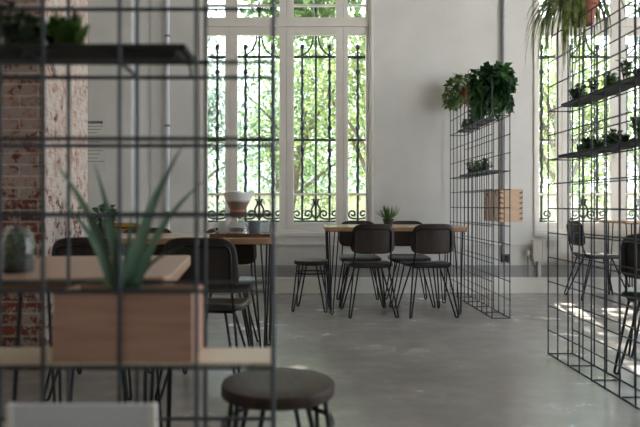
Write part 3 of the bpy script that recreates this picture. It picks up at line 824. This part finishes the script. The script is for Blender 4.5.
hb = potted('potted_herb', 'terracotta pot with a speckled leafy plant on top of the farthest wire screen', 'potted plant', (1.755, 6.95, HT), .09, .18, 'terra')
m = MB()
foliage(m, rv, (-.02, .0, .21), (.17, .16, .07), 150, .07, .045, .3, .1)
foliage(m, rv, (-.15, .02, .10), (.09, .13, .15), 170, .07, .045, .3, .4)
foliage(m, rv, (.0, .15, .12), (.14, .04, .12), 60, .06, .04, .3, .4)
for k_ in range(5):
    a = rv.uniform(2.2, 4.6); m.tube([(0,0,.16),(.08*math.cos(a),.08*math.sin(a),.27),(.17*math.cos(a),.12*math.sin(a),.30+.03*k_%.05)], .003, 5)
m.build('foliage', 'herb', hb)

# spider plant ------------------------------------------------------
sp = potted('spider_plant', 'spider plant with long drooping striped leaves in a terracotta pot on the right wire screen', 'potted plant', (1.70, 3.93, HT), .085, .14, 'terrad')
rs = random.Random(21)
for k_ in range(100):
    if k_ < 82: a = rs.uniform(R(120), R(258))
    else: a = rs.uniform(R(-35), R(75))
    out = rs.uniform(.09, .33); drop = rs.uniform(.12, .46); rise = rs.uniform(.04, .14)
    if k_ >= 82: out *= .8; drop *= .55
    ca, sa = math.cos(a), math.sin(a)*.8; pts = []
    for j in range(9):
        u = j/8
        rr_ = .03 + out*(1-(1-u)**1.9)
        z = .13 + rise*math.sin(min(1, u*1.9)*math.pi*.62) - (drop+.04)*u**2.1
        pts.append((ca*rr_, sa*rr_, z))
    MB().blade(pts, rs.uniform(.019, .029), .002, prof=lambda u: (.7+.3*min(1,u*3))*max(.08, 1-u**3)).build('leaf_blade', 'spider', sp, angle=80)

# small potted spiky plant on the window table, plant on the coffee table, terrarium ----
sm = potted('potted_succulent', 'small spiky plant in a dark pot on the window table', 'potted plant', (.79, 6.15, .7905), .055, .06, 'dpot')
m = MB(); rosette(m, random.Random(2), .14, 26, 1.3, .13, .5, .05); m.build('leaves', 'herb', sm)
gp = potted('potted_succulent', 'small green plant in a dark pot at the pillar end of the coffee maker table', 'potted plant', (-1.25, 3.98, TZ), .05, .075, 'dpot')
m = MB(); foliage(m, random.Random(4), (0,0,.13), (.06,.06,.06), 90, .05, .035, .2, .1)
for q in range(6): m.tube([(0,0,.06),(.03*math.cos(q),.03*math.sin(q),.13)], .003, 5)
m.build('leaves', 'ivy', gp)
jr = thing('terrarium_jar', 'glass terrarium jar with dark plants on the nearest table', 'terrarium', (-.84, 1.87, TZ))
MB().lathe([(.040,0),(.044,.004),(.047,.05),(.045,.09),(.036,.115),(.030,.125),(.032,.135)], n=32, cap=False).add([], []).build('jar', 'jar', jr)
MB().lathe([(.038,.001),(.043,.005),(.0455,.03),(.02,.034),(.001,.035)], n=24).build('soil', 'soil', jr)
m = MB(); foliage(m, random.Random(8), (-.005,0,.065), (.028,.028,.034), 60, .026, .016, .1, -.2); m.build('moss', 'ivy', jr)

# plywood crate hung on the farthest screen -------------------------
cr = thing('wooden_crate', 'light plywood crate with notched dark corners hanging on the farthest wire screen', 'crate', (1.877, 6.11, .83))
cw_, cd_, chh = .100, .26, .30; k = .012
MB().box(-cw_,-cd_,0,cw_,-cd_+k,chh).build('front_panel', 'crate', cr, smooth=False, bevel=.001)
MB().box(-cw_,cd_-k,0,cw_,cd_,chh).build('back_panel', 'crate', cr, smooth=False, bevel=.001)
for s in (-1,1): MB().box(min(s*cw_, s*(cw_-k)), -cd_+k, 0, max(s*cw_, s*(cw_-k)), cd_-k, chh).build('side_panel', 'crate', cr, smooth=False, bevel=.001)
MB().box(-cw_+k,-cd_+k,0,cw_-k,cd_-k,.012).build('bottom_panel', 'crate', cr, smooth=False)
for sx in (-1, 1):
    for sy in (-1, 1):
        m = MB()
        for i in range(6):
            z = .02+i*.047
            m.rbox((sx*(cw_-.012), sy*(cd_+.001), z+.012), (.030, .004, .014), (0, R(-28*sx), 0))
            m.rbox((sx*(cw_+.001), sy*(cd_-.012), z+.012), (.004, .030, .014), (R(28*sy), 0, 0))
        m.box(min(sx*cw_, sx*(cw_+.002)), min(sy*cd_, sy*(cd_+.002)), .01, max(sx*cw_, sx*(cw_+.002)), max(sy*cd_, sy*(cd_+.002)), chh-.01)
        m.build('corner_joint', 'joint', cr, smooth=False)
for y in (-.14, .14):
    MB().tube([(-cw_-.001, y, .24), (-cw_-.012, y, .295), (-cw_-.004, y, .303), (-cw_+.006, y, .302)], .003, 6).build('hook', 'black', cr)

# white cabinet at lower left ---------------------------------------
wc = thing('white_board', 'white upright board in front of the nearest wire screen, lower left corner', 'board', (-.417, 1.20, 0))
MB().box(-.137,-.006,.05,.124,.006,.608).build('panel', 'whiteb', wc, smooth=False, bevel=.002)
for x0_, x1_ in ((-.142,-.130), (.124,.137)): MB().box(x0_,-.009,.012,x1_,.009,.609).build('edge_post', 'trimw', wc, smooth=False, bevel=.002)
for x in (-.136, .1305): MB().box(x-.012,-.075,0,x+.012,.075,.013).build('foot', 'trimw', wc, smooth=False, bevel=.002)

# ------------------------------------------------------------------ outside
o = MB().box(-40, YW+.36, -.3, 40, 60, -.25).build('ground', 'grass', None, smooth=False)
tag(o, 'garden ground outside the windows', 'ground', kind='structure')
gw = MB().box(-12, 16.5, -.25, 14, 16.75, 1.25).box(-12, 16.45, 1.25, 14, 16.8, 1.33).build('garden_wall', 'gwall', None, smooth=False)
tag(gw, 'pale low garden wall outside behind the trees', 'garden wall')
def tree(label, base, cz, rad, n, leafm, L, seed, lean=(0,0), trunk_r=.12, branches=7, high=False):
    t = thing('tree', label, 'tree', (base[0], base[1], -.25), 0, 'trees outside the windows')
    rg_ = random.Random(seed); m = MB()
    c = Vector((lean[0], lean[1], cz+.25))
    if high: b = MB().tube([(0,0,0),(lean[0]*.02,0,cz*.55),(lean[0]*.12,lean[1]*.2,cz*.85),tuple(c+Vector((-lean[0]*.4,0,.3)))], [trunk_r, trunk_r*.8, trunk_r*.65, trunk_r*.4], 9)
    else: b = MB().tube([(0,0,0),(lean[0]*.3,lean[1]*.3,cz*.35),(lean[0]*.7,lean[1]*.7,cz*.7),tuple(c)], [trunk_r, trunk_r*.8, trunk_r*.65, trunk_r*.4], 9)
    for i in range(branches):
        a = i*2.4; s0 = Vector((lean[0]*.6, lean[1]*.6, cz*(.45+.06*i))) if not high else c+Vector((-lean[0]*.6, 0, .1))
        e = c + Vector((math.cos(a)*rad[0]*.7, math.sin(a)*rad[1]*.7, rg_.uniform(-.5,.6)*rad[2]))
        mid = s0.lerp(e, .5)+Vector((0,0,.15))
        b.tube([s0, mid, e], [trunk_r*.4, trunk_r*.25, trunk_r*.08], 6)
    b.build('trunk', 'bark', t)
    # clumped crown
    cl = [Vector((rg_.gauss(0,.42), rg_.gauss(0,.42), rg_.gauss(0,.45))) for _ in range(26)]
    for i in range(n):
        q = cl[i % len(cl)] + Vector((rg_.gauss(0,.19), rg_.gauss(0,.19), rg_.gauss(0,.17)))
        p = (c.x+q.x*rad[0], c.y+q.y*rad[1], c.z+q.z*rad[2])
        k_ = rg_.uniform(.6, 1.3)
        m.leaf(p, (rg_.uniform(-1,1), rg_.uniform(-1,1), rg_.uniform(-1,.4)), (rg_.uniform(-1,1), rg_.uniform(-1,1), 1), L*k_, L*.6*k_)
    m.build('crown', leafm, t, smooth=False)
    return t
tree('grey green tree outside seen through the left panes of the left window', (-2.5, 13.5), 3.2, (1.7,1.3,2.6), 4200, 'leafb', .13, 31)
tree('green tree outside behind the middle of the left window', (-.5, 14.2), 3.3, (1.9,1.4,2.7), 4200, 'leafg', .13, 32, lean=(.5,0))
tree('yellow green tree outside behind the right panes of the left window', (1.6, 12.6), 3.0, (1.7,1.2,2.5), 4400, 'leafy', .125, 33, lean=(-.4,0))
tree('yellow green tree outside behind the left panes of the right window', (5.05, 12.2), 2.9, (1.6,1.2,2.4), 3600, 'leafy', .125, 34, lean=(-.3,0))
tree('green tree outside at the right edge behind the right window', (7.3, 13.5), 3.0, (2.1,1.3,2.3), 4000, 'leafg', .13, 35)
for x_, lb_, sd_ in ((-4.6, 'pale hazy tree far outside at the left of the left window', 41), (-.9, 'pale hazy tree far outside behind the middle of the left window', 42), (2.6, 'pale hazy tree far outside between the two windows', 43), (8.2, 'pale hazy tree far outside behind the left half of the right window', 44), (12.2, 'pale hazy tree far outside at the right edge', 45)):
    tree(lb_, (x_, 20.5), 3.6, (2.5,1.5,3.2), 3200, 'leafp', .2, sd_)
tree('dense tree added outside so its crown blocks sun at the left window', (-4.6, 11.3), 6.4, (2.35,1.2,1.95), 17000, 'leafg', .2, 36, lean=(4.75,.2), high=True)  # added for its crown, which keeps the sun off the floor at left
tree('loose tree added outside so its crown dapples sun at the right window', (7.4, 10.6), 6.2, (2.2,1.5,1.3), 1050, 'leafy', .2, 37, lean=(-2.7,0), high=True)  # added so a sparse crown breaks the sun into floor patches
bm = thing('building', 'pale white building outside far behind the trees', 'building', (-3.5, 26, -.25))
MB().box(-6, 0, 0, 9, 6, 7.2).build('wall', 'bldg', bm, smooth=False)
for i in range(5):
    for z in (1.2, 4.2): MB().box(-5+i*2.8, -.04, z, -3.9+i*2.8, 0, z+1.7).build('window', 'bglass', bm, smooth=False)

# ------------------------------------------------------------------ light
w = bpy.data.worlds.new('sky'); SC.world = w; w.use_nodes = True
nt = w.node_tree; bg = nt.nodes['Background']
tc = N(nt, 'ShaderNodeTexCoord'); sx = N(nt, 'ShaderNodeSeparateXYZ'); nt.links.new(tc.outputs['Generated'], sx.inputs[0])
rp_ = ramp(nt, sx.outputs['Z'], [(0, (.95, .97, 1, 1)), (.25, (.80, .90, 1, 1)), (.6, (.60, .76, 1, 1))])
nt.links.new(rp_.outputs['Color'], bg.inputs['Color']); bg.inputs['Strength'].default_value = 5.0
sun = bpy.data.lights.new('sun', 'SUN'); sun.energy = 19; sun.angle = R(.6); sun.color = (1, .95, .86)
so = bpy.data.objects.new('sun', sun); COL.objects.link(so)
so.rotation_euler = Vector((-.20, -1, -.98)).to_track_quat('-Z', 'Y').to_euler()

# ------------------------------------------------------------------ camera
cam = bpy.data.cameras.new('camera'); co = bpy.data.objects.new('camera', cam); COL.objects.link(co)
co.location = (0, 0, .98); co.rotation_euler = (R(90), 0, 0)
cam.sensor_width = 36; cam.lens = 36
cam.shift_x = 14/640; cam.shift_y = -8/640
cam.clip_start = .05; cam.clip_end = 200
cam.dof.use_dof = True; cam.dof.focus_distance = 5.9; cam.dof.aperture_fstop = 2.4
SC.camera = co
vs_ = SC.view_settings
vs_.view_transform = 'Standard'; vs_.look = 'None'; vs_.gamma = 1; vs_.use_curve_mapping = False
vs_.exposure = .42
